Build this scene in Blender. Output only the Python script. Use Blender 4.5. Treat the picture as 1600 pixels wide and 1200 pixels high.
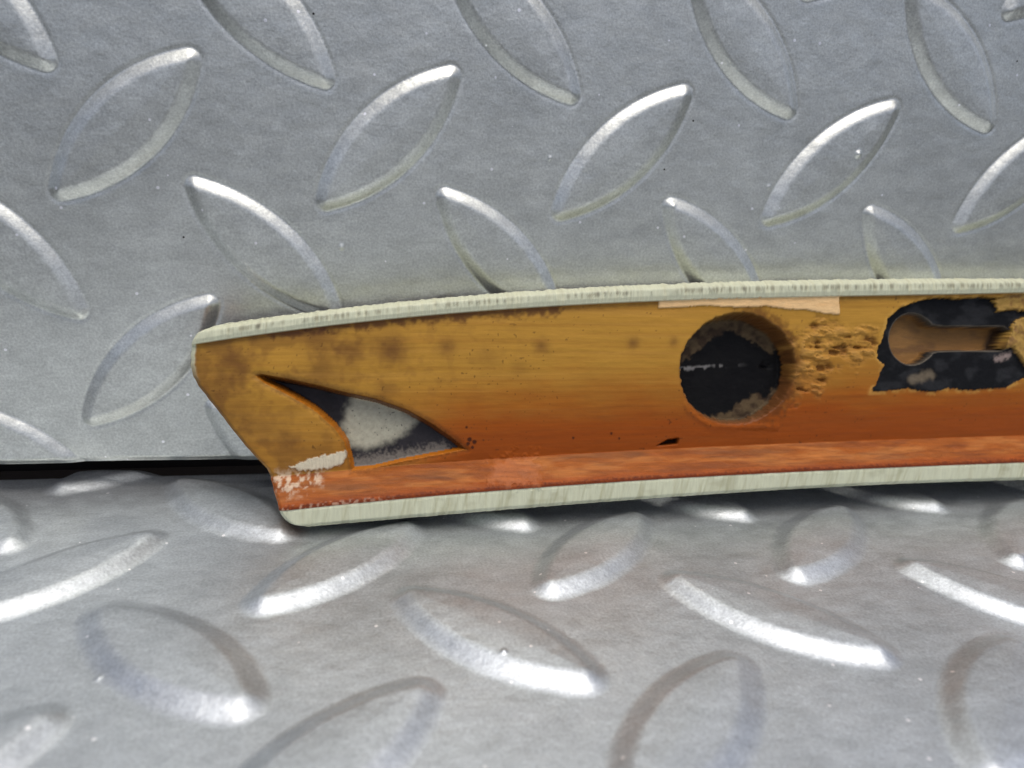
import bpy, math, random
import numpy as np
from mathutils import Vector

# ---------------------------------------------------------------- scene, camera, light
for o in list(bpy.data.objects):
    bpy.data.objects.remove(o)
scene = bpy.context.scene
COL = scene.collection
MM = 0.001

CAM_POS = np.array([0.018749, -0.126133, 0.060957])
CAM_ROT = (1.257803, -0.050633, -0.169924)
F_PX = 1127.66                       # focal length in pixels of a 1600 px wide frame

cam_data = bpy.data.cameras.new('camera')
cam = bpy.data.objects.new('camera', cam_data)
COL.objects.link(cam)
cam.location = CAM_POS
cam.rotation_euler = CAM_ROT
cam_data.sensor_width = 36.0
cam_data.lens = F_PX / 1600 * 36.0
cam_data.clip_start = 0.005
cam_data.clip_end = 50
cam_data.dof.use_dof = True
cam_data.dof.focus_distance = 0.116
cam_data.dof.aperture_fstop = 19
scene.camera = cam

SUN_EL, SUN_AZ = 74.0, 172.0         # soft overcast daylight from above and behind the viewer
world = bpy.data.worlds.new('World')
scene.world = world
world.use_nodes = True
wn = world.node_tree
bg = wn.nodes['Background']
sky = wn.nodes.new('ShaderNodeTexSky')
sky.sky_type = 'NISHITA'
sky.sun_disc = False
sky.sun_elevation = math.radians(SUN_EL)
sky.sun_rotation = math.radians(SUN_AZ)
sky.air_density = 0.5
sky.dust_density = 4.5
sky.ozone_density = 1.0
wn.links.new(sky.outputs[0], bg.inputs[0])
bg.inputs[1].default_value = 0.15

sun_d = bpy.data.lights.new('sun', 'SUN')
sun_d.energy = 1.0
sun_d.angle = math.radians(55)
sun_d.color = (1.0, 0.99, 0.97)
sun = bpy.data.objects.new('sun', sun_d)
COL.objects.link(sun)
_az, _el = math.radians(SUN_AZ), math.radians(SUN_EL)
_to_sun = Vector((math.sin(_az) * math.cos(_el), math.cos(_az) * math.cos(_el), math.sin(_el)))
sun.rotation_euler = _to_sun.to_track_quat('Z', 'Y').to_euler()
sun.location = (0, 0, 1)

scene.view_settings.view_transform = 'Standard'
scene.view_settings.look = 'None'
scene.view_settings.exposure = 0.27
scene.view_settings.gamma = 1.0
scene.view_settings.use_curve_mapping = False

# ---------------------------------------------------------------- helpers
rng = np.random.RandomState(7)


def sst(a, b, x):
    t = np.clip((x - a) / (b - a), 0, 1)
    return t * t * (3 - 2 * t)


def vnoise(x, y, seed=0):
    """smooth value noise in 0..1"""
    r = np.random.RandomState(seed)
    T = r.rand(256, 256)
    xi = np.floor(x).astype(int); yi = np.floor(y).astype(int)
    fx = x - xi; fy = y - yi
    fx = fx * fx * (3 - 2 * fx); fy = fy * fy * (3 - 2 * fy)
    g = lambda a, b: T[a & 255, b & 255]
    return (g(xi, yi) * (1 - fx) + g(xi + 1, yi) * fx) * (1 - fy) + (g(xi, yi + 1) * (1 - fx) + g(xi + 1, yi + 1) * fx) * fy


def fbm(x, y, seed=0, n=4):
    s = 0; a = 0.5; t = 0
    for k in range(n):
        s = s + a * vnoise(x * 2 ** k + 17.3 * k, y * 2 ** k + 5.1 * k, seed + k); t += a; a *= 0.5
    return s / t


def srgb(r, g, b):
    c = np.array([r, g, b], float) / 255
    return np.where(c <= 0.04045, c / 12.92, ((c + 0.055) / 1.055) ** 2.4)


def seg_dist(x, y, pts, closed=False):
    d = np.full(x.shape, 1e9)
    n = len(pts)
    for i in range(n if closed else n - 1):
        ax, ay = pts[i]; bx, by = pts[(i + 1) % n]
        ex, ey = bx - ax, by - ay
        t = np.clip(((x - ax) * ex + (y - ay) * ey) / (ex * ex + ey * ey + 1e-12), 0, 1)
        d = np.minimum(d, np.hypot(x - ax - t * ex, y - ay - t * ey))
    return d


def poly_sdf(x, y, pts):
    """signed distance to polygon, negative inside"""
    inside = np.zeros(x.shape, bool)
    n = len(pts)
    for i in range(n):
        ax, ay = pts[i]; bx, by = pts[(i + 1) % n]
        c = ((ay > y) != (by > y))
        xx = (bx - ax) * (y - ay) / ((by - ay) if abs(by - ay) > 1e-9 else 1e-9) + ax
        inside ^= c & (x < xx)
    d = seg_dist(x, y, pts, True)
    return np.where(inside, -d, d)


def grid_normals(P):
    du = np.gradient(P, axis=0); dv = np.gradient(P, axis=1)
    n = np.cross(du, dv)
    return n / (np.linalg.norm(n, axis=2, keepdims=True) + 1e-20)


def make_mesh(name, verts, faces, normals=None, uv=None, col=None, smooth=True):
    me = bpy.data.meshes.new(name)
    nv, nf = len(verts), len(faces)
    k = faces.shape[1]
    me.vertices.add(nv)
    me.vertices.foreach_set('co', np.ascontiguousarray(verts, np.float32).ravel())
    me.loops.add(nf * k)
    me.loops.foreach_set('vertex_index', np.ascontiguousarray(faces, np.int32).ravel())
    me.polygons.add(nf)
    me.polygons.foreach_set('loop_start', np.arange(0, nf * k, k, dtype=np.int32))
    me.update(calc_edges=True)
    if smooth:
        me.polygons.foreach_set('use_smooth', np.ones(nf, bool))
    if uv is not None:
        l = me.uv_layers.new(name='UVMap')
        l.data.foreach_set('uv', np.ascontiguousarray(uv[faces.ravel()], np.float32).ravel())
    if col is not None:
        ca = me.color_attributes.new('Col', 'FLOAT_COLOR', 'POINT')
        c4 = np.ones((nv, 4), np.float32); c4[:, :col.shape[1]] = col
        ca.data.foreach_set('color', c4.ravel())
    if normals is not None:
        me.normals_split_custom_set_from_vertices(normals.tolist())
    me.validate()
    return me


def link(name, me, mat, parent=None):
    o = bpy.data.objects.new(name, me)
    COL.objects.link(o)
    if mat is not None:
        me.materials.append(mat)
    if parent is not None:
        o.parent = parent
    return o


def grid_piece(name, P, N, mask, mat, parent=None, uv=None, col=None, extra=None):
    """the faces of the grid P where mask is true become one mesh object; extra = (verts, quads) appended"""
    n, m = P.shape[:2]
    idx = np.arange(n * m).reshape(n, m)
    q = np.stack([idx[:-1, :-1], idx[1:, :-1], idx[1:, 1:], idx[:-1, 1:]], -1)[mask]
    used = np.unique(q)
    remap = np.full(n * m, -1); remap[used] = np.arange(len(used))
    V = P.reshape(-1, 3)[used]; F = remap[q]
    NN = N.reshape(-1, 3)[used]
    UV = uv.reshape(-1, 2)[used] if uv is not None else None
    C = col.reshape(-1, col.shape[-1])[used] if col is not None else None
    if extra is not None:
        ev, ef, en, ec = extra
        F = np.concatenate([F, ef + len(V)]); V = np.concatenate([V, ev]); NN = np.concatenate([NN, en])
        if UV is not None: UV = np.concatenate([UV, ev[:, [0, 2]] * 1000])
        if C is not None: C = np.concatenate([C, np.tile(ec, (len(ev), 1))])
    return link(name, make_mesh(name, V, F, NN, UV, C), mat, parent)


def mat_new(name):
    m = bpy.data.materials.new(name)
    m.use_nodes = True
    nt = m.node_tree
    return m, nt, nt.nodes['Principled BSDF']


def nd(nt, typ, **kw):
    n = nt.nodes.new(typ)
    for k, v in kw.items():
        if k.startswith('i_'):
            n.inputs[k[2:].replace('_', ' ')].default_value = v
        else:
            setattr(n, k, v)
    return n


# ---------------------------------------------------------------- materials
def silver_paint(name, base, rough, streak_scale):
    m, nt, b = mat_new(name)
    L = nt.links.new
    tc = nd(nt, 'ShaderNodeTexCoord')
    # fine metal flake
    fl = nd(nt, 'ShaderNodeTexNoise', i_Scale=2600.0, i_Detail=2.0, i_Roughness=0.6)
    L(tc.outputs['Object'], fl.inputs['Vector'])
    # long faint rolling streaks along the sheet
    mp = nd(nt, 'ShaderNodeMapping'); mp.inputs['Scale'].default_value = streak_scale
    L(tc.outputs['Object'], mp.inputs['Vector'])
    st = nd(nt, 'ShaderNodeTexNoise', i_Scale=1.0, i_Detail=5.0, i_Roughness=0.65, i_Distortion=0.3)
    L(mp.outputs['Vector'], st.inputs['Vector'])
    # cloudy patches
    cl = nd(nt, 'ShaderNodeTexNoise', i_Scale=45.0, i_Detail=4.0, i_Roughness=0.6)
    L(tc.outputs['Object'], cl.inputs['Vector'])
    # bright flecks
    fk = nd(nt, 'ShaderNodeTexVoronoi', i_Scale=620.0)
    L(tc.outputs['Object'], fk.inputs['Vector'])
    fsel = nd(nt, 'ShaderNodeSeparateColor'); L(fk.outputs['Color'], fsel.inputs[0])
    g1 = nd(nt, 'ShaderNodeMath', operation='GREATER_THAN'); L(fsel.outputs[0], g1.inputs[0]); g1.inputs[1].default_value = 0.955
    g2 = nd(nt, 'ShaderNodeMath', operation='LESS_THAN'); L(fk.outputs['Distance'], g2.inputs[0]); g2.inputs[1].default_value = 0.16
    fm = nd(nt, 'ShaderNodeMath', operation='MULTIPLY'); L(g1.outputs[0], fm.inputs[0]); L(g2.outputs[0], fm.inputs[1])
    # base colour
    r1 = nd(nt, 'ShaderNodeMapRange', i_From_Min=0.3, i_From_Max=0.7, i_To_Min=0.84, i_To_Max=1.16)
    L(fl.outputs[0], r1.inputs[0])
    r2 = nd(nt, 'ShaderNodeMapRange', i_From_Min=0.3, i_From_Max=0.7, i_To_Min=0.9, i_To_Max=1.1)
    L(cl.outputs[0], r2.inputs[0])
    mu = nd(nt, 'ShaderNodeMath', operation='MULTIPLY'); L(r1.outputs[0], mu.inputs[0]); L(r2.outputs[0], mu.inputs[1])
    # rubbed, slightly brighter patches
    mp2 = nd(nt, 'ShaderNodeMapping'); mp2.inputs['Scale'].default_value = [v * (1.0 if v < 100 else 0.6) for v in streak_scale]
    L(tc.outputs['Object'], mp2.inputs['Vector'])
    pt = nd(nt, 'ShaderNodeTexNoise', i_Scale=2.2, i_Detail=7.0, i_Roughness=0.72, i_Distortion=0.5)
    L(mp2.outputs[0], pt.inputs['Vector'])
    r3 = nd(nt, 'ShaderNodeMapRange', i_From_Min=0.38, i_From_Max=0.66, i_To_Min=0.92, i_To_Max=1.12)
    L(pt.outputs[0], r3.inputs[0])
    mu2 = nd(nt, 'ShaderNodeMath', operation='MULTIPLY'); L(mu.outputs[0], mu2.inputs[0]); L(r3.outputs[0], mu2.inputs[1])
    mc = nd(nt, 'ShaderNodeMix', data_type='RGBA', blend_type='MULTIPLY'); mc.inputs['Factor'].default_value = 1.0
    mc.inputs['A'].default_value = (*base, 1)
    L(mu2.outputs[0], mc.inputs['B'])
    mx = nd(nt, 'ShaderNodeMix', data_type='RGBA'); L(fm.outputs[0], mx.inputs['Factor'])
    L(mc.outputs['Result'], mx.inputs['A']); mx.inputs['B'].default_value = (0.9, 0.9, 0.9, 1)
    # sparse dark grit
    gk = nd(nt, 'ShaderNodeTexVoronoi', i_Scale=330.0); L(tc.outputs['Object'], gk.inputs['Vector'])
    gs = nd(nt, 'ShaderNodeSeparateColor'); L(gk.outputs['Color'], gs.inputs[0])
    h1 = nd(nt, 'ShaderNodeMath', operation='GREATER_THAN'); L(gs.outputs[1], h1.inputs[0]); h1.inputs[1].default_value = 0.99
    h2 = nd(nt, 'ShaderNodeMath', operation='LESS_THAN'); L(gk.outputs['Distance'], h2.inputs[0]); h2.inputs[1].default_value = 0.055
    hm = nd(nt, 'ShaderNodeMath', operation='MULTIPLY'); L(h1.outputs[0], hm.inputs[0]); L(h2.outputs[0], hm.inputs[1])
    mg = nd(nt, 'ShaderNodeMix', data_type='RGBA'); L(hm.outputs[0], mg.inputs['Factor'])
    L(mx.outputs['Result'], mg.inputs['A']); mg.inputs['B'].default_value = (0.03, 0.025, 0.02, 1)
    L(mg.outputs['Result'], b.inputs['Base Color'])
    b.inputs['Metallic'].default_value = 0.8
    rr = nd(nt, 'ShaderNodeMapRange', i_From_Min=0.3, i_From_Max=0.7, i_To_Min=rough - 0.05, i_To_Max=rough + 0.07)
    L(st.outputs[0], rr.inputs[0]); L(rr.outputs[0], b.inputs['Roughness'])
    # relief: orange-peel + streaks + flake
    op = nd(nt, 'ShaderNodeTexNoise', i_Scale=420.0, i_Detail=3.0, i_Roughness=0.6)
    L(tc.outputs['Object'], op.inputs['Vector'])
    b1 = nd(nt, 'ShaderNodeBump', i_Strength=0.22, i_Distance=0.0004); L(op.outputs[0], b1.inputs['Height'])
    b2 = nd(nt, 'ShaderNodeBump', i_Strength=0.07, i_Distance=0.0003); L(st.outputs[0], b2.inputs['Height']); L(b1.outputs[0], b2.inputs['Normal'])
    b3 = nd(nt, 'ShaderNodeBump', i_Strength=0.16, i_Distance=0.00015); L(fl.outputs[0], b3.inputs['Height']); L(b2.outputs[0], b3.inputs['Normal'])
    L(b3.outputs[0], b.inputs['Normal'])
    return m


def trim_material(name, rough, coat, bump=0.25, grain=(0.06, 0.9), grain_amt=0.12, spec=0.5):
    """colour attribute times fine grain noise; UV is in millimetres along / across the strip"""
    m, nt, b = mat_new(name)
    L = nt.links.new
    at = nd(nt, 'ShaderNodeAttribute', attribute_name='Col')
    uv = nd(nt, 'ShaderNodeUVMap', uv_map='UVMap')
    mp = nd(nt, 'ShaderNodeMapping'); mp.inputs['Scale'].default_value = (grain[0], grain[1], 1)
    L(uv.outputs[0], mp.inputs['Vector'])
    gr = nd(nt, 'ShaderNodeTexNoise', i_Scale=1.6, i_Detail=6.0, i_Roughness=0.65, i_Distortion=0.4)
    L(mp.outputs[0], gr.inputs['Vector'])
    r = nd(nt, 'ShaderNodeMapRange', i_From_Min=0.3, i_From_Max=0.7, i_To_Min=1 - grain_amt, i_To_Max=1 + grain_amt)
    L(gr.outputs[0], r.inputs[0])
    mc = nd(nt, 'ShaderNodeMix', data_type='RGBA', blend_type='MULTIPLY'); mc.inputs['Factor'].default_value = 1.0
    L(at.outputs['Color'], mc.inputs['A']); L(r.outputs[0], mc.inputs['B'])
    L(mc.outputs['Result'], b.inputs['Base Color'])
    fn = nd(nt, 'ShaderNodeTexNoise', i_Scale=3.0, i_Detail=4.0, i_Roughness=0.6); L(uv.outputs[0], fn.inputs['Vector'])
    rr = nd(nt, 'ShaderNodeMapRange', i_From_Min=0.3, i_From_Max=0.7, i_To_Min=rough - 0.08, i_To_Max=rough + 0.1)
    L(fn.outputs[0], rr.inputs[0]); L(rr.outputs[0], b.inputs['Roughness'])
    b1 = nd(nt, 'ShaderNodeBump', i_Strength=bump, i_Distance=0.0003); L(gr.outputs[0], b1.inputs['Height'])
    b2 = nd(nt, 'ShaderNodeBump', i_Strength=bump * 0.6, i_Distance=0.0002); L(fn.outputs[0], b2.inputs['Height']); L(b1.outputs[0], b2.inputs['Normal'])
    L(b2.outputs[0], b.inputs['Normal'])
    b.inputs['Specular IOR Level'].default_value = spec
    b.inputs['Coat Weight'].default_value = coat
    b.inputs['Coat Roughness'].default_value = 0.18
    return m


M_WALL = silver_paint('silver_paint_wall', (0.545, 0.565, 0.525), 0.41, (150, 150, 300))
M_FLOOR = silver_paint('silver_paint_floor', (0.50, 0.535, 0.545), 0.43, (150, 300, 150))
M_WOOD = trim_material('amber_lacquered_wood', 0.34, 0.0, bump=0.15, spec=0.14)
M_LEDGE = trim_material('worn_stained_wood', 0.5, 0.0, bump=0.5, grain=(0.12, 1.2), grain_amt=0.22, spec=0.16)
M_CREAM = trim_material('cream_edge_layer', 0.5, 0.1, bump=0.3, grain=(1.6, 0.15), grain_amt=0.1)
M_PANEL = trim_material('scuffed_dark_paint', 0.45, 0.0, bump=0.3, grain=(0.8, 0.8), grain_amt=0.15, spec=0.15)
M_BLACK = trim_material('black_metal_paint', 0.42, 0.0, bump=0.35, grain=(0.5, 0.9), grain_amt=0.2, spec=0.07)
M_BARE = trim_material('bare_pale_wood', 0.7, 0.0, bump=0.4, grain=(0.3, 1.5), grain_amt=0.12)

m, nt, b = mat_new('dark_gap_blocker')
n_ = nd(nt, 'ShaderNodeTexNoise', i_Scale=180.0, i_Detail=5.0)
cr = nd(nt, 'ShaderNodeValToRGB')
cr.color_ramp.elements[0].color = (0.012, 0.008, 0.006, 1); cr.color_ramp.elements[1].color = (0.035, 0.024, 0.018, 1)
nt.links.new(n_.outputs[0], cr.inputs[0]); nt.links.new(cr.outputs[0], b.inputs['Base Color'])
b.inputs['Roughness'].default_value = 0.9
M_BACK = m

m, nt, b = mat_new('varnished_burl_face')
n_ = nd(nt, 'ShaderNodeTexNoise', i_Scale=260.0, i_Detail=6.0, i_Distortion=1.5)
cr = nd(nt, 'ShaderNodeValToRGB')
cr.color_ramp.elements[0].color = (0.05, 0.018, 0.006, 1); cr.color_ramp.elements[1].color = (0.22, 0.09, 0.03, 1)
nt.links.new(n_.outputs[0], cr.inputs[0]); nt.links.new(cr.outputs[0], b.inputs['Base Color'])
b.inputs['Roughness'].default_value = 0.25; b.inputs['Coat Weight'].default_value = 0.6
M_FACE = m

# ---------------------------------------------------------------- tread plates (wall and floor)
PITCH = 40.0


def vesica(x, y, h, w):
    r = (h * h + w * w) / (2 * w); d = r - w
    ax, ay = np.abs(x), np.abs(y)
    return np.where((ay - h) * d > ax * h, np.hypot(ax, ay - h), np.hypot(ax + d, ay) - r)


def tread_field(U, V, u0, v0, pv, half, ang, wid, rnd, rot=0.0, seed=0):
    """smallest signed distance to a tread, index of that tread"""
    c, s = math.cos(-rot), math.sin(-rot)
    X = (U - u0) * c - (V - v0) * s; Y = (U - u0) * s + (V - v0) * c
    best = np.full(U.shape, 1e9); who = np.full(U.shape, -1, int); k = 0; cen = []
    r = np.random.RandomState(seed)
    i0, i1 = int(np.floor(X.min() / PITCH)) - 1, int(np.ceil(X.max() / PITCH)) + 1
    j0, j1 = int(np.floor(Y.min() / pv)) - 1, int(np.ceil(Y.max() / pv)) + 1
    for o in (0, 1):
        for i in range(i0, i1 + 1):
            for j in range(j0, j1 + 1):
                cx, cy = (i + 0.5 * o) * PITCH, (j + 0.5 * o) * pv
                cx += r.uniform(-.25, .25); cy += r.uniform(-.25, .25)
                da = r.uniform(-.02, .02)
                if cx < X.min() - 16 or cx > X.max() + 16 or cy < Y.min() - 16 or cy > Y.max() + 16: continue
                a = (ang if o == 0 else math.pi - ang) + da
                near = (np.abs(X - cx) < 20) & (np.abs(Y - cy) < 20)
                if not near.any(): continue
                dx, dy = X[near] - cx, Y[near] - cy
                al = dx * math.cos(a) + dy * math.sin(a); ac = -dx * math.sin(a) + dy * math.cos(a)
                d = vesica(ac, al, half - rnd, wid - rnd) - rnd
                sub = best[near]; sw = who[near]
                t = d < sub
                sub[t] = d[t]; sw[t] = k
                best[near] = sub; who[near] = sw
                k += 1
                cen.append((cx, cy))
    return best, who


def axis(lo, a, b, hi, fine, coarse):
    return np.unique(np.concatenate([np.arange(lo, a, coarse), np.arange(a, b, fine), np.arange(b, hi + coarse * .5, coarse)]))


def plate(name, to3d, ua, va, field, H, bevel, mat, seed, edge_fn, thick, dome, foot, crease, convex, nibs=()):
    U, V = np.meshgrid(ua, va, indexing='ij')
    sd, who = field(U, V)
    # soft-shouldered raised lug with an almost flat top
    inn = -sd
    x_ = np.clip((inn + foot) / (bevel + foot), 0, 1) ** (1.0 + .5 * convex)
    hgt = H * ((1 - dome) * ((1 - convex) * sst(0, 1, x_) + convex * (1 - (1 - x_) ** 2.3)) + dome * sst(-foot, 6.0, inn))
    hgt -= crease * np.exp(-((inn + foot - 0.1) / 0.4) ** 2)             # faint pressed crease round each lug
    hgt *= 1 + 0.10 * (vnoise(U * .02, V * .02, seed + 9) - .5)
    hgt += 0.22 * (fbm(U * .03, V * .03, seed, 3) - .5)            # the sheet is not perfectly flat
    hgt += 0.05 * (fbm(U * .5, V * .5, seed + 3, 3) - .5)            # dents under the paint
    for (nu, nv, nr, nh) in nibs:
        hgt += nh * np.exp(-(((U - nu) ** 2 + (V - nv) ** 2) / nr ** 2) ** 1.5)
    U2, V2, hgt = edge_fn(U, V, hgt)
    P = to3d(U2, V2, hgt) * MM
    N = grid_normals(P)
    sgn = np.sign((N * (to3d(0 * U + 0., 0 * U + 0., 0 * U + 1.) - to3d(0 * U + 0., 0 * U + 0., 0 * U))).sum(-1).mean())
    if sgn < 0:
        P = P[::-1]; N = grid_normals(P); who = who[::-1]; sd = sd[::-1]; U = U[::-1]; V = V[::-1]
    fc = lambda A: (A[:-1, :-1] + A[1:, :-1] + A[1:, 1:] + A[:-1, 1:]) / 4
    inside = fc(sd) < foot + 0.3
    wf = who[:-1, :-1]
    # back and rim of the sheet
    n, m_ = P.shape[:2]
    ring = np.concatenate([P[:, 0], P[-1, 1:], P[-2::-1, -1], P[0, -2:0:-1]])
    base = to3d(*[np.zeros(1)] * 3); up = (to3d(np.zeros(1), np.zeros(1), np.ones(1)) - base)[0]
    low = ring - up * thick * MM
    c = low.mean(0)[None]
    k = len(ring)
    ev = np.concatenate([ring, low, low, c])
    i = np.arange(k); j = (i + 1) % k
    ef = np.concatenate([np.stack([i, i + k, j + k, j], -1), np.stack([i[::2] + 2 * k, 0 * i[::2] + 3 * k, (i[::2] + 2) % k + 2 * k, (i[::2] + 1) % k + 2 * k], -1)])
    out = ring - c; out -= (out @ up)[:, None] * up; out /= np.linalg.norm(out, axis=1, keepdims=True)
    en = np.concatenate([out, out, np.tile(-up, (k, 1)), -up[None]])
    root = grid_piece(name, P, N, ~inside, mat, extra=(ev, ef, en, None))
    root['kind'] = 'structure'
    for w in np.unique(wf[inside]):
        grid_piece('tread', P, N, inside & (wf == w), mat, root)
    return root


# wall: sheet standing on edge in the plane Y = 0, its lower edge 5.4 mm above the floor
def wall3d(u, v, h):
    return np.stack([u + 0 * h, -h, v + 0 * h], -1)


def wall_edge(U, V, h):
    wav = 0.9 * (fbm(U * .022, U * 0 + 3.3, 41, 2) - .5)
    f = sst(14, 5.4, V)
    k = sst(7.0, 5.4, V)                                    # lower edge rolls back slightly
    return U, V + wav * f, h * (1 - .5 * k) - 0.9 * k * k


wall = plate('wall', wall3d,
             axis(-120, -52, 172, 290, 0.27, 0.9), axis(5.4, 5.4, 96, 118, 0.27, 0.9),
             lambda U, V: tread_field(U, V, -20.3015, 61.5698, PITCH * 0.93754, 15.6, 0.77333, 5.3, 1.3, 0, 5),
             1.15, 1.7, M_WALL, 21, wall_edge, 2.0, 0.15, 0.5, 0.12, 0.65,
             nibs=[(104, 63.5, .55, .5), (12, 44, .4, .25), (70, 53, .3, .2), (88, 57, .3, .2), (47, 60, .3, .2)])
wall['label'] = 'upright silver painted steel tread plate behind the trim strip'


def floor3d(u, v, h):
    return np.stack([u + 0 * h, v + 0 * h, h], -1)


def floor_edge(U, V, h):
    wav = 0.7 * (fbm(U * .03, U * 0 + 1.3, 61, 2) - .5)
    k = sst(4.8, 6.3, V)
    return U, V + wav * sst(-6, 6.3, V), h - 0.6 * k * k


floor = plate('floor', floor3d,
              axis(-120, -52, 172, 290, 0.27, 0.9), axis(-190, -84, 6.3, 6.4, 0.27, 0.9),
              lambda U, V: tread_field(U, V, 12.7207, -27.6482, PITCH * 0.96168, 15.5, 0.75362, 5.7, 2.2, 0.000441, 8),
              1.55, 2.0, M_FLOOR, 33, floor_edge, 2.0, 0.22, 1.5, 0.0, 0.15, nibs=[(33.5, -52, .35, .3), (-14, -50, .3, .25)])
floor['label'] = 'flat silver painted steel tread plate under the trim strip'


def box_mesh(name, lo, hi):
    x0, y0, z0 = lo; x1, y1, z1 = hi
    v = np.array([[x0, y0, z0], [x1, y0, z0], [x1, y1, z0], [x0, y1, z0], [x0, y0, z1], [x1, y0, z1], [x1, y1, z1], [x0, y1, z1]]) * MM
    f = np.array([[0, 3, 2, 1], [4, 5, 6, 7], [0, 1, 5, 4], [1, 2, 6, 5], [2, 3, 7, 6], [3, 0, 4, 7]])
    return make_mesh(name, v, f, smooth=False)


back = link('gap_blocker', box_mesh('gap_blocker', (-122, 14, -2.2), (292, 18, 118)), M_BACK)  # added behind the wall plate, stops light leaking through the gap
back['kind'] = 'structure'
back['label'] = 'added dark board that keeps the gap between the two plates dark'
base = link('ground', box_mesh('ground', (-140, -210, -8), (310, 30, -2.25)), M_BACK)  # added underneath so the gap stays dark from below too
base['kind'] = 'structure'
base['label'] = 'dark base added under the plates, closes the gap from below'

# ---------------------------------------------------------------- the trim strip
LEAN = math.radians(18)
EV = np.array([0, math.sin(LEAN), math.cos(LEAN)])            # up along the strip's rear face
EN = np.array([0, -math.cos(LEAN), math.sin(LEAN)])           # out of the rear face, towards the viewer
CM = None


def cam_matrix():
    cx, sx = math.cos(CAM_ROT[0]), math.sin(CAM_ROT[0]); cy, sy = math.cos(CAM_ROT[1]), math.sin(CAM_ROT[1]); cz, sz = math.cos(CAM_ROT[2]), math.sin(CAM_ROT[2])
    X = np.array([[1, 0, 0], [0, cx, -sx], [0, sx, cx]]); Y = np.array([[cy, 0, sy], [0, 1, 0], [-sy, 0, cy]]); Z = np.array([[cz, -sz, 0], [sz, cz, 0], [0, 0, 1]])
    return Z @ Y @ X


CM = cam_matrix()


def ray(x, y):
    return CM @ np.array([(x - 800) / F_PX, (600 - y) / F_PX, -1.0])


REST_Z = 2.4                                                    # height of the lower rear edge at the left corner
_d = ray(458, 824)
ORG = (CAM_POS + _d * ((REST_Z * MM - CAM_POS[2]) / _d[2])) * 1000   # mm
ORG[0] = 0.0


def uv_at(x, y, depth=0.0):
    """measured outline point -> millimetres along / up the strip, on the layer lying 'depth' below its rear face"""
    d = ray(x, y); o = ORG - EN * depth; c = CAM_POS * 1000
    t = ((o - c) @ EN) / (d @ EN)
    p = c + d * t - o
    return float(p[0]), float(p @ EV)


def line(pts, depth=0.0):
    return [uv_at(x, y, depth) for x, y in pts]


DL = 4.5


def curve(pts, depth, deg=3):
    a = np.array(line(pts, depth))
    c = np.polyfit(a[:, 0], a[:, 1], deg)
    return c, a


U_VIS = uv_at(1600, 748)[0]
U_END = 224.0
U_MID = 0.5 * (U_END + 3)


def extend(c):
    """polynomial inside the seen length; beyond it the arched strip bends down again"""
    ua = U_VIS - 4
    va = np.polyval(c, ua); sl = np.polyval(np.polyder(c), ua)
    def f(u):
        x = np.maximum(u - ua, 0)
        return np.where(u <= ua, np.polyval(c, np.minimum(u, ua)), va + sl * x - x * x * K_BEND)
    return f


K_BEND = 0.00052
c0, a0 = curve([(430, 829), (469, 826), (600, 816), (700, 807), (780, 800), (950, 785), (1150, 770), (1400, 760), (1600, 751)], 0)
c1, _ = curve([(420, 799), (460, 797), (600, 784), (700, 772), (800, 764), (950, 754), (1150, 741), (1400, 731), (1600, 722)], 0)
c2, _ = curve([(380, 748), (420, 744), (546, 737), (700, 722), (854, 710), (1000, 703), (1150, 697), (1400, 687), (1600, 680)], DL)
c3, _ = curve([(300, 541), (339, 532), (437, 514), (577, 500), (700, 490), (780, 485), (945, 476), (1150, 464), (1308, 462), (1600, 457)], 0.3)
c4, _ = curve([(295, 514), (350, 504), (400, 497), (476, 488), (630, 471), (780, 457), (945, 446), (1150, 439), (1300, 436), (1600, 434)], 0)
V0, V1, V2, V3, V4 = [extend(c) for c in (c0, c1, c2, c3, c4)]

left = np.array(line([(474, 827), (462, 824.5), (453, 821), (445, 815), (439, 808), (434, 798), (423, 770), (409, 738), (385, 710), (359, 675), (342, 650), (325, 628), (316, 616), (307, 604), (299, 588), (295.5, 572), (294.5, 556), (296, 542), (300, 530), (307, 520), (316, 513.5), (328, 509), (345, 505)]))
tt = (left[:, 1] - V0(left[:, 0])) / (V4(left[:, 0]) - V0(left[:, 0]))
_o = np.argsort(tt); tt, lu = tt[_o], left[_o, 0]
tt = (tt - tt[0]) / (tt[-1] - tt[0])

NU1 = 960
ROWS = (26, 46, 158, 24)                                       # rows of the lower lip, the ledge, the channel, the upper lip
seg_r = np.concatenate([np.full(n, k) for k, n in enumerate(ROWS)] + [[3]])
w_r = np.concatenate([np.arange(n) / n for n in ROWS] + [[1.0]])
NT = len(seg_r)


def v_of(u):
    """height of every row at the positions u (last axis runs over the rows)"""
    L5 = np.stack([f(u) for f in (V0, V1, V2, V3, V4)], 0)
    lo = np.take_along_axis(L5, np.broadcast_to(seg_r, u.shape)[None], 0)[0]
    hi = np.take_along_axis(L5, np.broadcast_to(seg_r + 1, u.shape)[None], 0)[0]
    return lo + w_r * (hi - lo), L5


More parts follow.
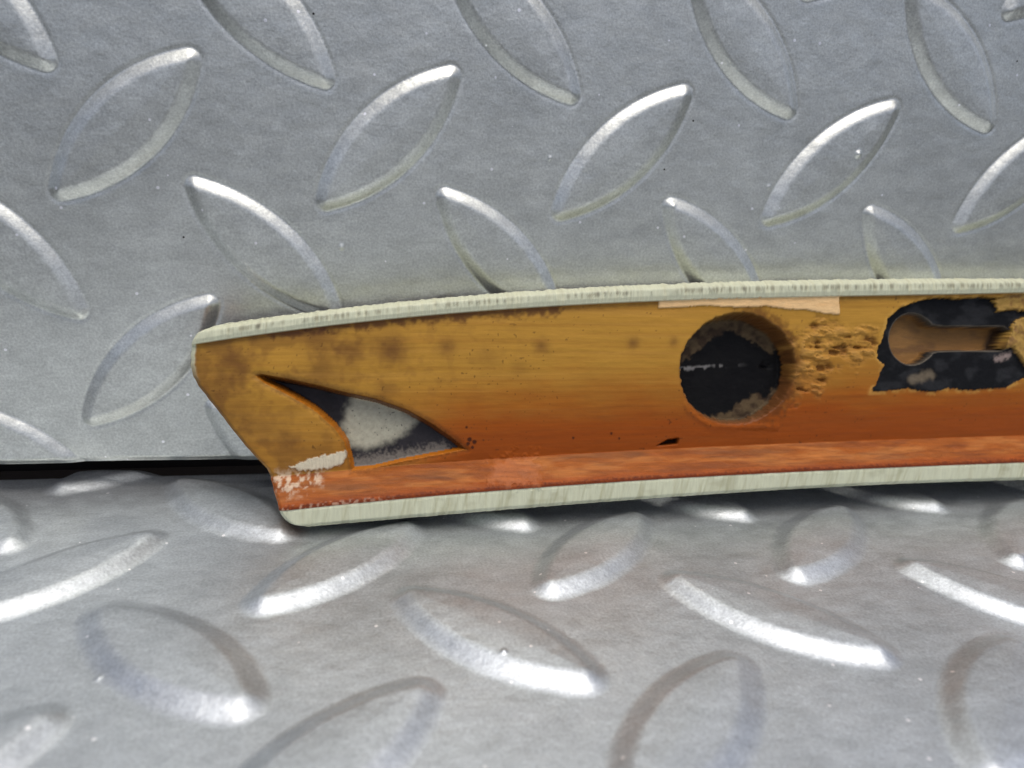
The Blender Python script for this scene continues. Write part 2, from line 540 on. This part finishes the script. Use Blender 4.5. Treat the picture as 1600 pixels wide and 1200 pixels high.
UL = np.full(NT, 0.0)
for _ in range(25):
    vv_, L5 = v_of(UL)
    t_r = (vv_ - L5[0]) / (L5[4] - L5[0])
    UL = 0.5 * UL + 0.5 * np.interp(t_r, tt, lu)
tg = t_r
UL0 = UL.copy()
UL = UL + 0.15 * (vnoise(tg * 40, tg * 0 + .5, 77) - .5) + 0.25 * (vnoise(tg * 11, tg * 0 + .5, 78) - .5)
UR = U_END - (UL0 - lu.min()) * 0.8                            # the far end, out of sight, is cut likewise
s1 = np.concatenate([np.linspace(0, 0.68, NU1), np.linspace(0.68, 1, 150)[1:]])
SS, _rw = np.meshgrid(s1, np.arange(NT), indexing='ij')
UU = UL[None] + SS * (UR - UL)[None]
VV, _L5 = v_of(UU)
v0, v1, v2, v3, v4 = _L5
TT = (VV - v0) / (v4 - v0)
SEG = np.broadcast_to(seg_r, UU.shape)

# depth of the rear surface below the rear plane (mm)
wch = np.clip((VV - v2) / (v3 - v2), 0, 1)
chan = 0.7 + (DL - 0.7) * (1 - wch) ** 2.1
wl = np.clip((VV - v1) / (v2 - v1), 0, 1)
led = 0.35 + (DL - 0.35) * (wl ** 1.15)
D = np.where(SEG >= 2, chan, led)
# the wood steps down a little from both cream lips
lipT = sst(-0.25, 0.0, VV - v3); lipB = sst(0.3, 0.0, VV - v1)
D = D * (1 - lipT) * (1 - lipB)
endD = UU - UL[None]
surf0 = D.copy()


def pxpoly(pts, depth=0.0):
    return line(pts, depth)


def z1(*p): return [(280 + x / 2.857, 420 + y / 2.857) for x, y in p]
def z3(*p): return [(1150 + x / 3.158, 420 + y / 3.158) for x, y in p]


wob = (fbm(UU * 1.3, VV * 1.3, 5, 3) - .5)
wob2 = (fbm(UU * 3.1, VV * 3.1, 15, 3) - .5)

# fin shaped cut-out: outlines are taken at the depth of the wood around them
fin_px = z1((340, 475), (365, 470), (480, 490), (620, 520), (740, 550), (880, 580), (1020, 630), (1130, 690), (1230, 760), (1288, 808),
            (1200, 825), (1000, 865), (870, 895), (770, 905), (757, 850), (735, 770), (690, 710), (600, 630), (480, 560), (380, 510))
fd = [1.0, 1.0, 1.1, 1.2, 1.4, 1.7, 2.2, 2.9, 3.6, 4.2, 4.3, 4.3, 4.4, 4.4, 3.8, 2.9, 2.3, 1.7, 1.3, 1.1]
fin = [uv_at(x, y, d) for (x, y), d in zip(fin_px, fd)]
sdF = poly_sdf(UU, VV, fin) + 0.12 * wob
FIN_D = 5.35
kf = sst(0.08, -0.85, sdF)
D = D * (1 - kf) + FIN_D * kf
# soft rounded shoulder around the cut-out
D += 0.25 * np.exp(-(sdF / 0.5) ** 2) * (sdF > -0.1)

# round bored recess
rc = uv_at(1152, 577, 2.2); ru = uv_at(1152 - 92, 577, 2.2); rv = uv_at(1152, 577 - 88, 1.3)
RX, RY = rc[0] - ru[0], rv[1] - rc[1]
rr = np.hypot((UU - rc[0]) / RX, (VV - rc[1]) / RY)
ang = np.arctan2(VV - rc[1], UU - rc[0])
sdR = (rr - 1) * 0.5 * (RX + RY) + 0.5 * wob + 0.25 * (vnoise(ang * 2 + 9, ang * 0, 3) - .5)
soft = 1.0 + 0.5 * sst(-.6, .9, np.cos(ang - .4))               # the right-hand side is broken away and slopes
kr = sst(0.1, -1.0, sdR / soft)
D = D * (1 - kr) + 5.3 * kr

# broken rough wood right of the bore
chips = pxpoly([(1235, 515), (1290, 505), (1365, 512), (1362, 545), (1345, 570), (1310, 590), (1285, 622), (1240, 628), (1225, 585)], 1.8)
sdC = poly_sdf(UU, VV, chips)
kc = sst(1.0, -1.5, sdC + 7 * (fbm(UU * .35, VV * .35, 95, 3) - .5)) * sst(.25, .42, fbm(UU * .28, VV * .3, 96, 3))
crumb = fbm(UU * .4 + VV * .15, VV * 1.0, 91, 5)
D += kc * ((crumb - .5) * 1.1 + 0.15 + (.45 * sst(.6, .72, crumb) - .25 * sst(.45, .3, crumb)))

# black mounting plate laid bare, with a keyhole slot through it
plate_px = z3((740, 250), (800, 195), (880, 165), (930, 150), (1000, 143), (1100, 150), (1180, 142), (1262, 146), (1421, 128), (1560, 130),
              (1580, 250), (1560, 480), (1421, 545), (1340, 588), (1250, 592), (1150, 600), (1060, 588), (1000, 607), (930, 606), (860, 588), (780, 600), (678, 607),
              (705, 555), (722, 500), (737, 475), (700, 445), (693, 405), (722, 330))
sdP = poly_sdf(UU, VV, pxpoly(plate_px, 1.5)) + 0.5 * wob2
kp = sst(0.12, -0.12, sdP)
PL_D = 2.05
D = D * (1 - kp) + PL_D * kp
kc_ = uv_at(*z3((868, 347))[0], PL_D); ke = uv_at(*z3((748, 347))[0], PL_D); kt = uv_at(*z3((868, 228))[0], PL_D)
KR = 0.5 * ((kc_[0] - ke[0]) + (kt[1] - kc_[1]))
sl = pxpoly(z3((860, 285), (1000, 283), (1320, 285), (1352, 310), (1358, 350), (1345, 385), (1310, 404), (1000, 406), (860, 410)), PL_D)
sdK = np.minimum(np.hypot(UU - kc_[0], VV - kc_[1]) - KR, poly_sdf(UU, VV, sl))
sdK = sdK - 0.25 * np.exp(-((UU - kc_[0] - KR * .9) / 1.0) ** 2)       # filleted necks
kk = sst(0.0, -0.28, sdK)
D = D * (1 - kk) + 5.2 * kk

# yellow glue lumps on the plate
glue = pxpoly(z3((1265, 155), (1300, 140), (1421, 118), (1520, 120), (1530, 205), (1421, 212), (1360, 205), (1290, 216)), 1.4)
glue2 = pxpoly(z3((1372, 255), (1421, 232), (1500, 240), (1500, 520), (1440, 500), (1395, 440), (1360, 390), (1310, 398), (1330, 345)), 1.6)
sdG = np.minimum(poly_sdf(UU, VV, glue), poly_sdf(UU, VV, glue2)) + 0.5 * wob2 + .6 * wob
kg = sst(0.15, -0.35, sdG)
D = D * (1 - kg) + (1.25 - .7 * (fbm(UU * .7, VV * .7, 31, 3) - .3)) * kg

# pale bare strip under the upper lip
strip = pxpoly([(1029, 471), (1120, 467), (1311, 463), (1313, 491), (1290, 490), (1260, 484), (1230, 483), (1200, 478), (1150, 480), (1100, 477), (1060, 480), (1030, 481)], 0.5)
sdS = poly_sdf(UU, VV, strip) + 0.25 * wob2
ks = sst(0.1, -0.1, sdS)
D = D * (1 - ks) + 0.42 * ks

# bead below the bore, little notch beside it
bead = pxpoly([(1066, 632), (1071, 641), (1088, 655), (1112, 666), (1150, 667), (1214, 667)], 3.8)
bd = seg_dist(UU, VV, bead)
D -= 0.22 * np.exp(-((bd + .6 * wob) / 0.5) ** 2) * (1 - lipT) * (1 - kp)
notch = pxpoly([(1026, 697), (1042, 687), (1060, 684), (1059, 694)], 4.2)
sdN = poly_sdf(UU, VV, notch)
D += 1.4 * sst(0.1, -0.4, sdN)

# filler smear on the ledge
fil = pxpoly([(772, 722), (800, 712), (840, 712), (846, 735), (835, 752), (795, 757), (765, 750)], 2.4)
kfil = sst(1.0, -1.2, poly_sdf(UU, VV, fil) + 4 * wob)
D -= kfil * (0.25 + 0.35 * (fbm(UU * .9, VV * .9, 55, 3) - .4))

# white paint scab near the slanted end
scab = pxpoly([(452, 729), (480, 718), (520, 708), (541, 703), (544, 712), (535, 726), (510, 733), (470, 736)], 4.0)
sdW = poly_sdf(UU, VV, scab) + 0.7 * wob2
kw = sst(0.06, -0.06, sdW)
D -= 0.15 * kw

# surface life
isB = (SEG == 0); isT = (SEG == 3)
wood = ~(isB | isT)
D += wood * (0.10 * (fbm(UU * .12, VV * .5, 61, 3) - .5) + 0.05 * (fbm(UU * .8, VV * 1.6, 62, 3) - .5))
ledge_m = SEG == 1
D += ledge_m * 0.28 * (fbm(UU * .45, VV * 1.1, 63, 4) - .5)
# saw-tooth ribs of the cut cream edges
rib = fbm(UU * 2.1 + .6 * vnoise(UU * .3, VV * .2, 4), VV * .12, 71, 2)
rib2 = vnoise(UU * 1.15, VV * .1 + 3, 72)
tl = np.clip((VV - v3) / (v4 - v3), 0, 1)
D += isT * ((0.30 * (rib - .5) + .16 * (rib2 - .5)) * sst(0.15, 0.5, tl) - 0.25 * sst(.0, .3, tl) * sst(1.0, .55, tl) + 0.9 * sst(.62, 1.0, tl) ** 1.5)
tb = np.clip((VV - v0) / (v1 - v0), 0, 1)
D += isB * (0.10 * (rib - .5) + 0.75 * sst(.22, 0, tb) ** 1.5 + 0.55 * (1 - tb) + .12 * sst(.85, 1, tb))
# rounded slanted end
D += 0.7 * sst(0.8, 0.0, endD) ** 2
VV = VV + isT * sst(.5, 1, tl) * (0.34 * (rib - .5) + .12 * (rib2 - .5)) + isB * sst(.3, 0, tb) * 0.10 * (rib - .5)

# ---- colours of the layers (albedo only)
def mixc(C, k, c):
    k = np.clip(k, 0, 1)[..., None]
    return C * (1 - k) + np.asarray(c) * k


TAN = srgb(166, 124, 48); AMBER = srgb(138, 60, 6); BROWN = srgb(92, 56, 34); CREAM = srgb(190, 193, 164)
C = np.tile(TAN, UU.shape + (1,)).astype(float)
g1 = fbm(UU * .05, VV * .9, 101, 5); g2 = fbm(UU * .16, VV * .35, 102, 4); g3 = fbm(UU * .6, VV * .6, 103, 4)
# redder lower hollow: its shade and bounced orange painted into the varnish colour
low_shade = sst(0.68, 0.15, wch + 0.14 * (g2 - .5) + 0.06 * (g1 - .5))
low_shade = low_shade * (0.25 + .75 * sst(8, 34, UU + 8 * (g2 - .5)))
C = mixc(C, low_shade * .92, AMBER)
C = mixc(C, sst(.45, .75, fbm(UU * .03, VV * 1.9, 104, 4)) * .2, srgb(128, 76, 28))
C = mixc(C, sst(.5, .8, fbm(UU * .03, VV * 1.4, 111, 4)) * .3 * (1 - low_shade), srgb(176, 132, 62))
# brown blotches, mostly towards the slanted end and under the upper lip
bl = sst(.52, .72, g3) * sst(60, 5, UU) * sst(.25, .6, wch)
C = mixc(C, bl * .28, BROWN)
C = mixc(C, sst(26, -2, UU) * sst(.4, .62, fbm(UU * .3, VV * .3, 105, 5)) * .5, srgb(104, 70, 34))
for (x, y, r_, k) in [(612, 547, 2.6, .75), (553, 549, 1.9, .55), (535, 543, 1.4, .5), (495, 525, 2.8, .45), (845, 541, 1.3, .6), (988, 536, 1.1, .6), (698, 541, 1.7, .45),
                      (345, 590, 2.6, .45), (365, 565, 3.0, .45), (370, 640, 3.0, .4), (340, 610, 2.0, .45), (600, 612, 2.0, .3), (500, 575, 2.4, .35), (412, 668, 2.6, .35), (455, 690, 1.6, .45), (1052, 534, .9, .5), (762, 560, 2.2, .25), (810, 575, 1.5, .25)]:
    px, py = uv_at(x, y, 1.2)
    C = mixc(C, k * np.exp(-(np.hypot(UU - px, (VV - py) * 1.1) / (r_ * (1 + .6 * wob))) ** 2), BROWN * .8)
dl = seg_dist(UU, VV, pxpoly([(430, 520), (520, 508), (640, 497), (760, 489), (870, 483)], .8))  # dark line below the upper lip: dirt and the lip's shadow, in the colour
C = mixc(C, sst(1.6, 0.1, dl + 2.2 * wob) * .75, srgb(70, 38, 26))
C = mixc(C, sst(1.2, 0.0, np.abs(VV - v3) + .9 * wob) * .45, srgb(96, 58, 28))
# dark grime along the slanted end
C = mixc(C, sst(2.2, .2, endD + 2.5 * wob) * .35 * (wch > .1), srgb(104, 72, 34))
# specks
spk = (vnoise(UU * 2.3, VV * 2.3, 120) > .93) & (vnoise(UU * .15, VV * .15, 121) > .45)
C = mixc(C, spk * .55, srgb(50, 30, 18))
for (x, y, r_) in [(733, 686, .5), (741, 690, .45), (731, 693, .4), (738, 699, .35), (895, 684, .3), (954, 677, .3), (967, 685, .25), (728, 667, .25)]:
    px, py = uv_at(x, y, 4.0)
    C = mixc(C, .85 * sst(1.0, .6, np.hypot(UU - px, VV - py) / r_ * (1 + .5 * wob2)), srgb(40, 18, 10))


# ledge
kL = ledge_m.astype(float)
LC = np.tile(srgb(142, 78, 28), UU.shape + (1,)).astype(float)
l1 = fbm(UU * .16, VV * 1.0, 131, 5); l2 = fbm(UU * .14, VV * 1.5, 132, 4)
LC = mixc(LC, sst(.45, .7, l1) * .5, srgb(174, 112, 56))
LC = mixc(LC, sst(.5, .75, l2) * .6, srgb(112, 58, 26))
LC = mixc(LC, sst(.55, .8, fbm(UU * .07, VV * .7, 133, 4)) * .45, srgb(104, 72, 46))
LC = mixc(LC, sst(.36, .12, wl + .25 * (l2 - .5)) * .65, srgb(140, 62, 14))
LC = mixc(LC, sst(.16, .03, wl + .14 * wob2) * .9, srgb(84, 34, 14))
LC = mixc(LC, kfil * .3, srgb(190, 122, 82))
C = np.where(ledge_m[..., None], LC, C)
# chalky crumbs near the end
cz = pxpoly([(412, 738), (470, 735), (505, 738), (500, 752), (470, 768), (432, 772)], 3.0)
kz = sst(1.2, -1.2, poly_sdf(UU, VV, cz) + 2 * wob) * sst(.4, .62, fbm(UU * 1.4, VV * 1.4, 141, 4))
C = mixc(C, kz * .7, srgb(206, 190, 164))
D -= kz * .12
kz2 = sst(.9, .1, np.abs(wl - .05) * 8) * sst(.55, .66, vnoise(UU * 2.6, VV * 2.6, 142)) * sst(24, 12, UU) * .5 * ledge_m
C = mixc(C, kz2 * .5, srgb(215, 195, 170))
C = mixc(C, kw * .95, srgb(212, 205, 176) )
C = mixc(C, sst(.5, .0, np.abs(sdW)) * .25, srgb(120, 80, 40))
# cut-out edges: amber on the lower and left walls, dark brown elsewhere
_gu = np.gradient(sdF, axis=0) / (np.gradient(UU, axis=0) + 1e-9); _gv = np.gradient(sdF, axis=1) / (np.gradient(VV, axis=1) + 1e-9)
runs = sst(-.25, .4, -(.8 * _gu + .6 * _gv))                      # high on the lower and left edges, low on the upper ones
C = mixc(C, sst(.12, -.08, sdF) * .85 * wood, mixc(np.tile(srgb(84, 48, 18), UU.shape + (1,)), runs, srgb(168, 98, 20)))
C = mixc(C, sst(.5, .05, np.abs(sdF - .15) + wob2) * .35 * wood, srgb(92, 56, 22))
# bore slope
C = mixc(C, sst(.5, -.6, sdR) * .85, srgb(84, 64, 42))
C = mixc(C, sst(2.6, .0, sdR + 3 * wob) * sst(-.1, .6, np.cos(ang - .3)) * .75, srgb(86, 50, 20))
# broken wood
C = mixc(C, kc * .35, srgb(164, 118, 50))
C = mixc(C, kc * sst(.5, .72, crumb) * .6, srgb(100, 56, 24))
C = mixc(C, kc * sst(.42, .3, crumb) * .35, srgb(184, 140, 72))
C = mixc(C, sst(1.0, .2, sdP) * sst(.4, .6, fbm(UU * .7, VV * .7, 151, 3)) * .4, srgb(206, 164, 84))
C = mixc(C, sst(.1, -.2, sdN) * .95, srgb(24, 14, 10))
C = mixc(C, kg * .95, srgb(150, 118, 48)); C = mixc(C, kg * sst(.5, .75, fbm(UU * 1.0, VV * 1.0, 161, 3)) * .8, srgb(112, 76, 28))

# cream lips
CR = np.tile(CREAM, UU.shape + (1,)).astype(float)
CR = mixc(CR, sst(.55, .85, rib) * .35, srgb(168, 164, 128))
CR = mixc(CR, isB * sst(.52, .8, fbm(UU * 1.4 - VV * .35, VV * .10, 171, 3)) * .5, srgb(150, 148, 112))
CR = mixc(CR, isB * sst(.6, .85, fbm(UU * .25, VV * .5, 172, 3)) * .35, srgb(134, 130, 96))
mid = isT * np.exp(-((tl - .5) / .2) ** 2)
CR = mixc(CR, mid * sst(.44, .64, fbm(UU * 2.4, VV * .3, 173, 3)) * .55 * sst(.3, .5, fbm(UU * .09, VV * 0, 174, 2)), srgb(92, 82, 52))
CR = mixc(CR, isT * mid * sst(.78, .9, vnoise(UU * 2.9, VV * .5, 175)) * .45, srgb(50, 42, 26))
C = np.where((isT | isB)[..., None], CR, C)
kend = sst(.95, .55, endD + .15 * wob2) * sst(.72, .9, TT)
C = mixc(C, kend, CREAM)

# fin floor
FC = np.tile(srgb(42, 40, 42), UU.shape + (1,)).astype(float)
FC = mixc(FC, sst(.4, .7, fbm(UU * .4, VV * .4, 181, 4)) * .5, srgb(26, 25, 26))
fx, fy = uv_at(592, 664, FIN_D)
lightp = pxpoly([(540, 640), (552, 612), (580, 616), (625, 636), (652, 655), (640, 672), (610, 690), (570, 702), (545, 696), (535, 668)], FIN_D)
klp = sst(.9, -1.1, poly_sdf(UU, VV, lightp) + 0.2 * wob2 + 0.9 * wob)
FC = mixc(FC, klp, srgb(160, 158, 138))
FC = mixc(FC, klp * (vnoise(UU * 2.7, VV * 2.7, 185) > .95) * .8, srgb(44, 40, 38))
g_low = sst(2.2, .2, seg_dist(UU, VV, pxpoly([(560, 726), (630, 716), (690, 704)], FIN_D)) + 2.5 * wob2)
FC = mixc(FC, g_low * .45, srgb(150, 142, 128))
kf_in = sdF < -0.66
C = np.where(kf_in[..., None], FC, C)
# bore floor
hole_px = [(1000 + x / 2.667, 420 + y / 2.667) for x, y in [(160, 410), (200, 380), (260, 330), (330, 285), (370, 258), (430, 290), (480, 320), (550, 360), (600, 320), (640, 300), (650, 340), (610, 400), (590, 460), (560, 490), (520, 530), (480, 510), (430, 540), (370, 590), (290, 612), (205, 590), (165, 510)]]
sdH = poly_sdf(UU, VV, pxpoly(hole_px, 5.3)) + .3 * wob2 + 1.4 * wob
HC = np.tile(srgb(18, 18, 18), UU.shape + (1,)).astype(float)
HC = mixc(HC, sst(.45, .7, fbm(UU * .5, VV * .5, 191, 4)) * .6, srgb(12, 12, 13))
ksc = sst(.5, .12, seg_dist(UU, VV, pxpoly([(1062, 577), (1110, 573), (1150, 570), (1215, 572)], 5.3)) + .5 * wob2) * sst(.42, .6, vnoise(UU * 1.6, VV * 1.2, 192))
HC = mixc(HC, ksc * .5 * sst(1.4, .6, (UU - rc[0]) / RX + 1), srgb(150, 148, 144))
kh_in = sdR / soft < -0.72
HC = mixc(HC, sst(-.1, .6, sdH), mixc(np.tile(srgb(84, 70, 50), UU.shape + (1,)), sst(.4, .7, g3), srgb(58, 46, 34)))
C = np.where(kh_in[..., None], HC, C)
# plate
PC = np.tile(srgb(20, 21, 22), UU.shape + (1,)).astype(float)
PC = mixc(PC, sst(.45, .7, fbm(UU * .3, VV * .5, 201, 4)) * .5, srgb(48, 49, 50))
PC = mixc(PC, sst(1.5, .1, seg_dist(UU, VV, pxpoly(z3((870, 545), (960, 520)), PL_D)) + 1.2 * wob) * .55, srgb(124, 112, 92))
PC = mixc(PC, sst(1.0, .1, seg_dist(UU, VV, pxpoly(z3((1290, 445), (1350, 425)), PL_D)) + 1.2 * wob2) * .7, srgb(150, 134, 126))
PC = mixc(PC, sst(.16, .04, np.abs(sdK - .06)) * .6, srgb(120, 112, 98))
plate_in = (sdP < 0.0) & (kg < .5)
key_in = (sdK < -0.16) & (kg < .5)
C = np.where((plate_in & ~key_in)[..., None], PC, C)
KC = np.tile(srgb(132, 94, 42), UU.shape + (1,)).astype(float)
KC = mixc(KC, sst(.45, .75, fbm(UU * .3, VV * .8, 211, 4)) * .5, srgb(88, 60, 32))
KC = mixc(KC, sst(1.4, .2, sdG) * .85, srgb(44, 28, 12))
C = np.where(key_in[..., None], KC, C)
strip_in = sdS < 0
SC = np.tile(srgb(214, 178, 124), UU.shape + (1,)).astype(float)
SC = mixc(SC, sst(.5, .75, fbm(UU * .3, VV * 1.5, 221, 4)) * .4, srgb(214, 166, 104))
C = np.where(strip_in[..., None], SC, C)
C = np.clip(C, 0.002, 0.95)

P = (ORG + UU[..., None] * np.array([1, 0, 0]) + VV[..., None] * EV - D[..., None] * EN) * MM
N = grid_normals(P)
flip = (N @ EN).mean() < 0
UVm = np.stack([UU, VV], -1)
if flip:
    rev = lambda A: A[:, ::-1]
    P, UVm, C = rev(P), rev(UVm), rev(C)
    masks = [rev(a) for a in (kf_in, kh_in, plate_in & ~key_in, key_in, strip_in, isT, isB, ledge_m, kg > .5, kw > .5, kr > .1, kc > .4)]
    N = grid_normals(P)
else:
    masks = [kf_in, kh_in, plate_in & ~key_in, key_in, strip_in, isT, isB, ledge_m, kg > .5, kw > .5, kr > .1, kc > .4]
fm = lambda A: (A[:-1, :-1].astype(int) + A[1:, :-1] + A[1:, 1:] + A[:-1, 1:]) >= 2
fr = lambda A: np.broadcast_to((A[:, 1:] if flip else A[:, :-1])[:-1], A[:-1, :-1].shape)
m_fin, m_hole, m_plate, m_key, m_strip, m_top, m_bot, m_led, m_glue, m_scab, m_bore, m_chip = [fm(a) for a in masks]
m_top, m_bot, m_led = fr(masks[5]), fr(masks[6]), fr(masks[7])

trim = bpy.data.objects.new('wooden_fascia', None)
COL.objects.link(trim)
trim.empty_display_size = 0.01
trim['label'] = 'long curved wooden fascia strip, rear side out, cream edges, leaning on the upright plate'
trim['category'] = 'fascia'
root_loc = (ORG * MM)
trim.location = (float(P[..., 0].min()), float(ORG[1] * MM), 0.0)
off = np.array(trim.location)
P_l = P - off

taken = np.zeros(m_fin.shape, bool)


def piece(name, mask, mat, label=None):
    global taken
    mask = mask & ~taken
    taken |= mask
    if not mask.any(): return None
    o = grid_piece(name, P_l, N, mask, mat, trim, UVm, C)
    if label: o['label'] = label
    return o


piece('upper_lip', m_top, M_CREAM, 'ribbed cream upper lip')
piece('lower_lip', m_bot, M_CREAM, 'cream lower lip with fine saw marks')
piece('inlay_panel', m_fin, M_PANEL, 'dark scuffed panel in the fin shaped cut-out')
piece('keyhole_back', m_key, M_BARE, 'brown wood seen through the keyhole slot')
piece('mounting_plate', m_plate, M_BLACK, 'black metal plate with keyhole slot')
piece('glue_lump', m_glue, M_BARE, 'yellow glue on the black plate')
piece('recess_floor', m_hole, M_BLACK, 'black floor of the round recess')
piece('bare_strip', m_strip, M_BARE, 'pale bare strip under the upper lip')
piece('paint_scab', m_scab, M_CREAM, 'white paint scab near the slanted end')
piece('bore_wall', m_bore, M_LEDGE, 'rough brown wall of the round recess')
piece('broken_wood', m_chip, M_LEDGE, 'crumbled wood beside the round recess')
piece('ledge', m_led, M_LEDGE, 'worn salmon coloured ledge')
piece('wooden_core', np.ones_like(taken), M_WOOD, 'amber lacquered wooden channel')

# front side of the strip: a rounded varnished face towards the wall, and the rim that closes the body
T2 = TT[:, ::-1] if flip else TT
U2 = UU[:, ::-1] if flip else UU
DF = 4.6 + (7.3 - 4.6) * np.sqrt(np.clip(1 - (1 - np.clip(T2 / .12, 0, 1)) ** 2, 0, 1)) - 1.2 * sst(.86, 1.0, T2) ** 2
step = 4
sl_u = np.unique(np.append(np.arange(0, P.shape[0], step), P.shape[0] - 1)); sl_t = np.unique(np.append(np.arange(0, P.shape[1], 3), P.shape[1] - 1))
UU2 = UVm[..., 0]; VV2 = (V0(UU2) + T2 * (V4(UU2) - V0(UU2)))
PF = (ORG + UU2[..., None] * np.array([1, 0, 0]) + VV2[..., None] * EV - DF[..., None] * EN) * MM - off
PFs = PF[np.ix_(sl_u, sl_t)][:, ::-1]
NF = grid_normals(PFs)
grid_piece('front_face', PFs, NF, np.ones((PFs.shape[0] - 1, PFs.shape[1] - 1), bool), M_FACE, trim)


def skirt(name, A, B, mat, color, outward):
    k = len(A)
    w = np.linspace(0, 1, 5)
    G = A[:, None] * (1 - w)[None, :, None] + B[:, None] * w[None, :, None]
    Ng = grid_normals(G)
    if (Ng @ outward).mean() < 0:
        G = G[::-1]; Ng = grid_normals(G)
    n, mm = G.shape[:2]
    colr = np.tile(color, (n, mm, 1)) * (0.9 + .2 * vnoise(np.arange(n)[:, None] * .35 + 0 * w[None], 0 * np.arange(n)[:, None] + w[None], 7))[..., None]
    uvg = np.stack([G[..., 0] * 1000, G[..., 1] * 1000], -1)
    return grid_piece(name, G, Ng, np.ones((n - 1, mm - 1), bool), mat, trim, uvg, colr)


top_i, bot_i = (0, -1) if flip else (-1, 0)
skirt('upper_edge', P_l[:, top_i], PF[:, top_i], M_CREAM, CREAM, EV)
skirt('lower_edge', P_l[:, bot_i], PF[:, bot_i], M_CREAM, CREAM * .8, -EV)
skirt('end_face', P_l[0], PF[0], M_WOOD, srgb(150, 108, 56), np.array([-1., 0, 0]))
skirt('end_face', P_l[-1], PF[-1], M_WOOD, srgb(150, 108, 56), np.array([1., 0, 0]))
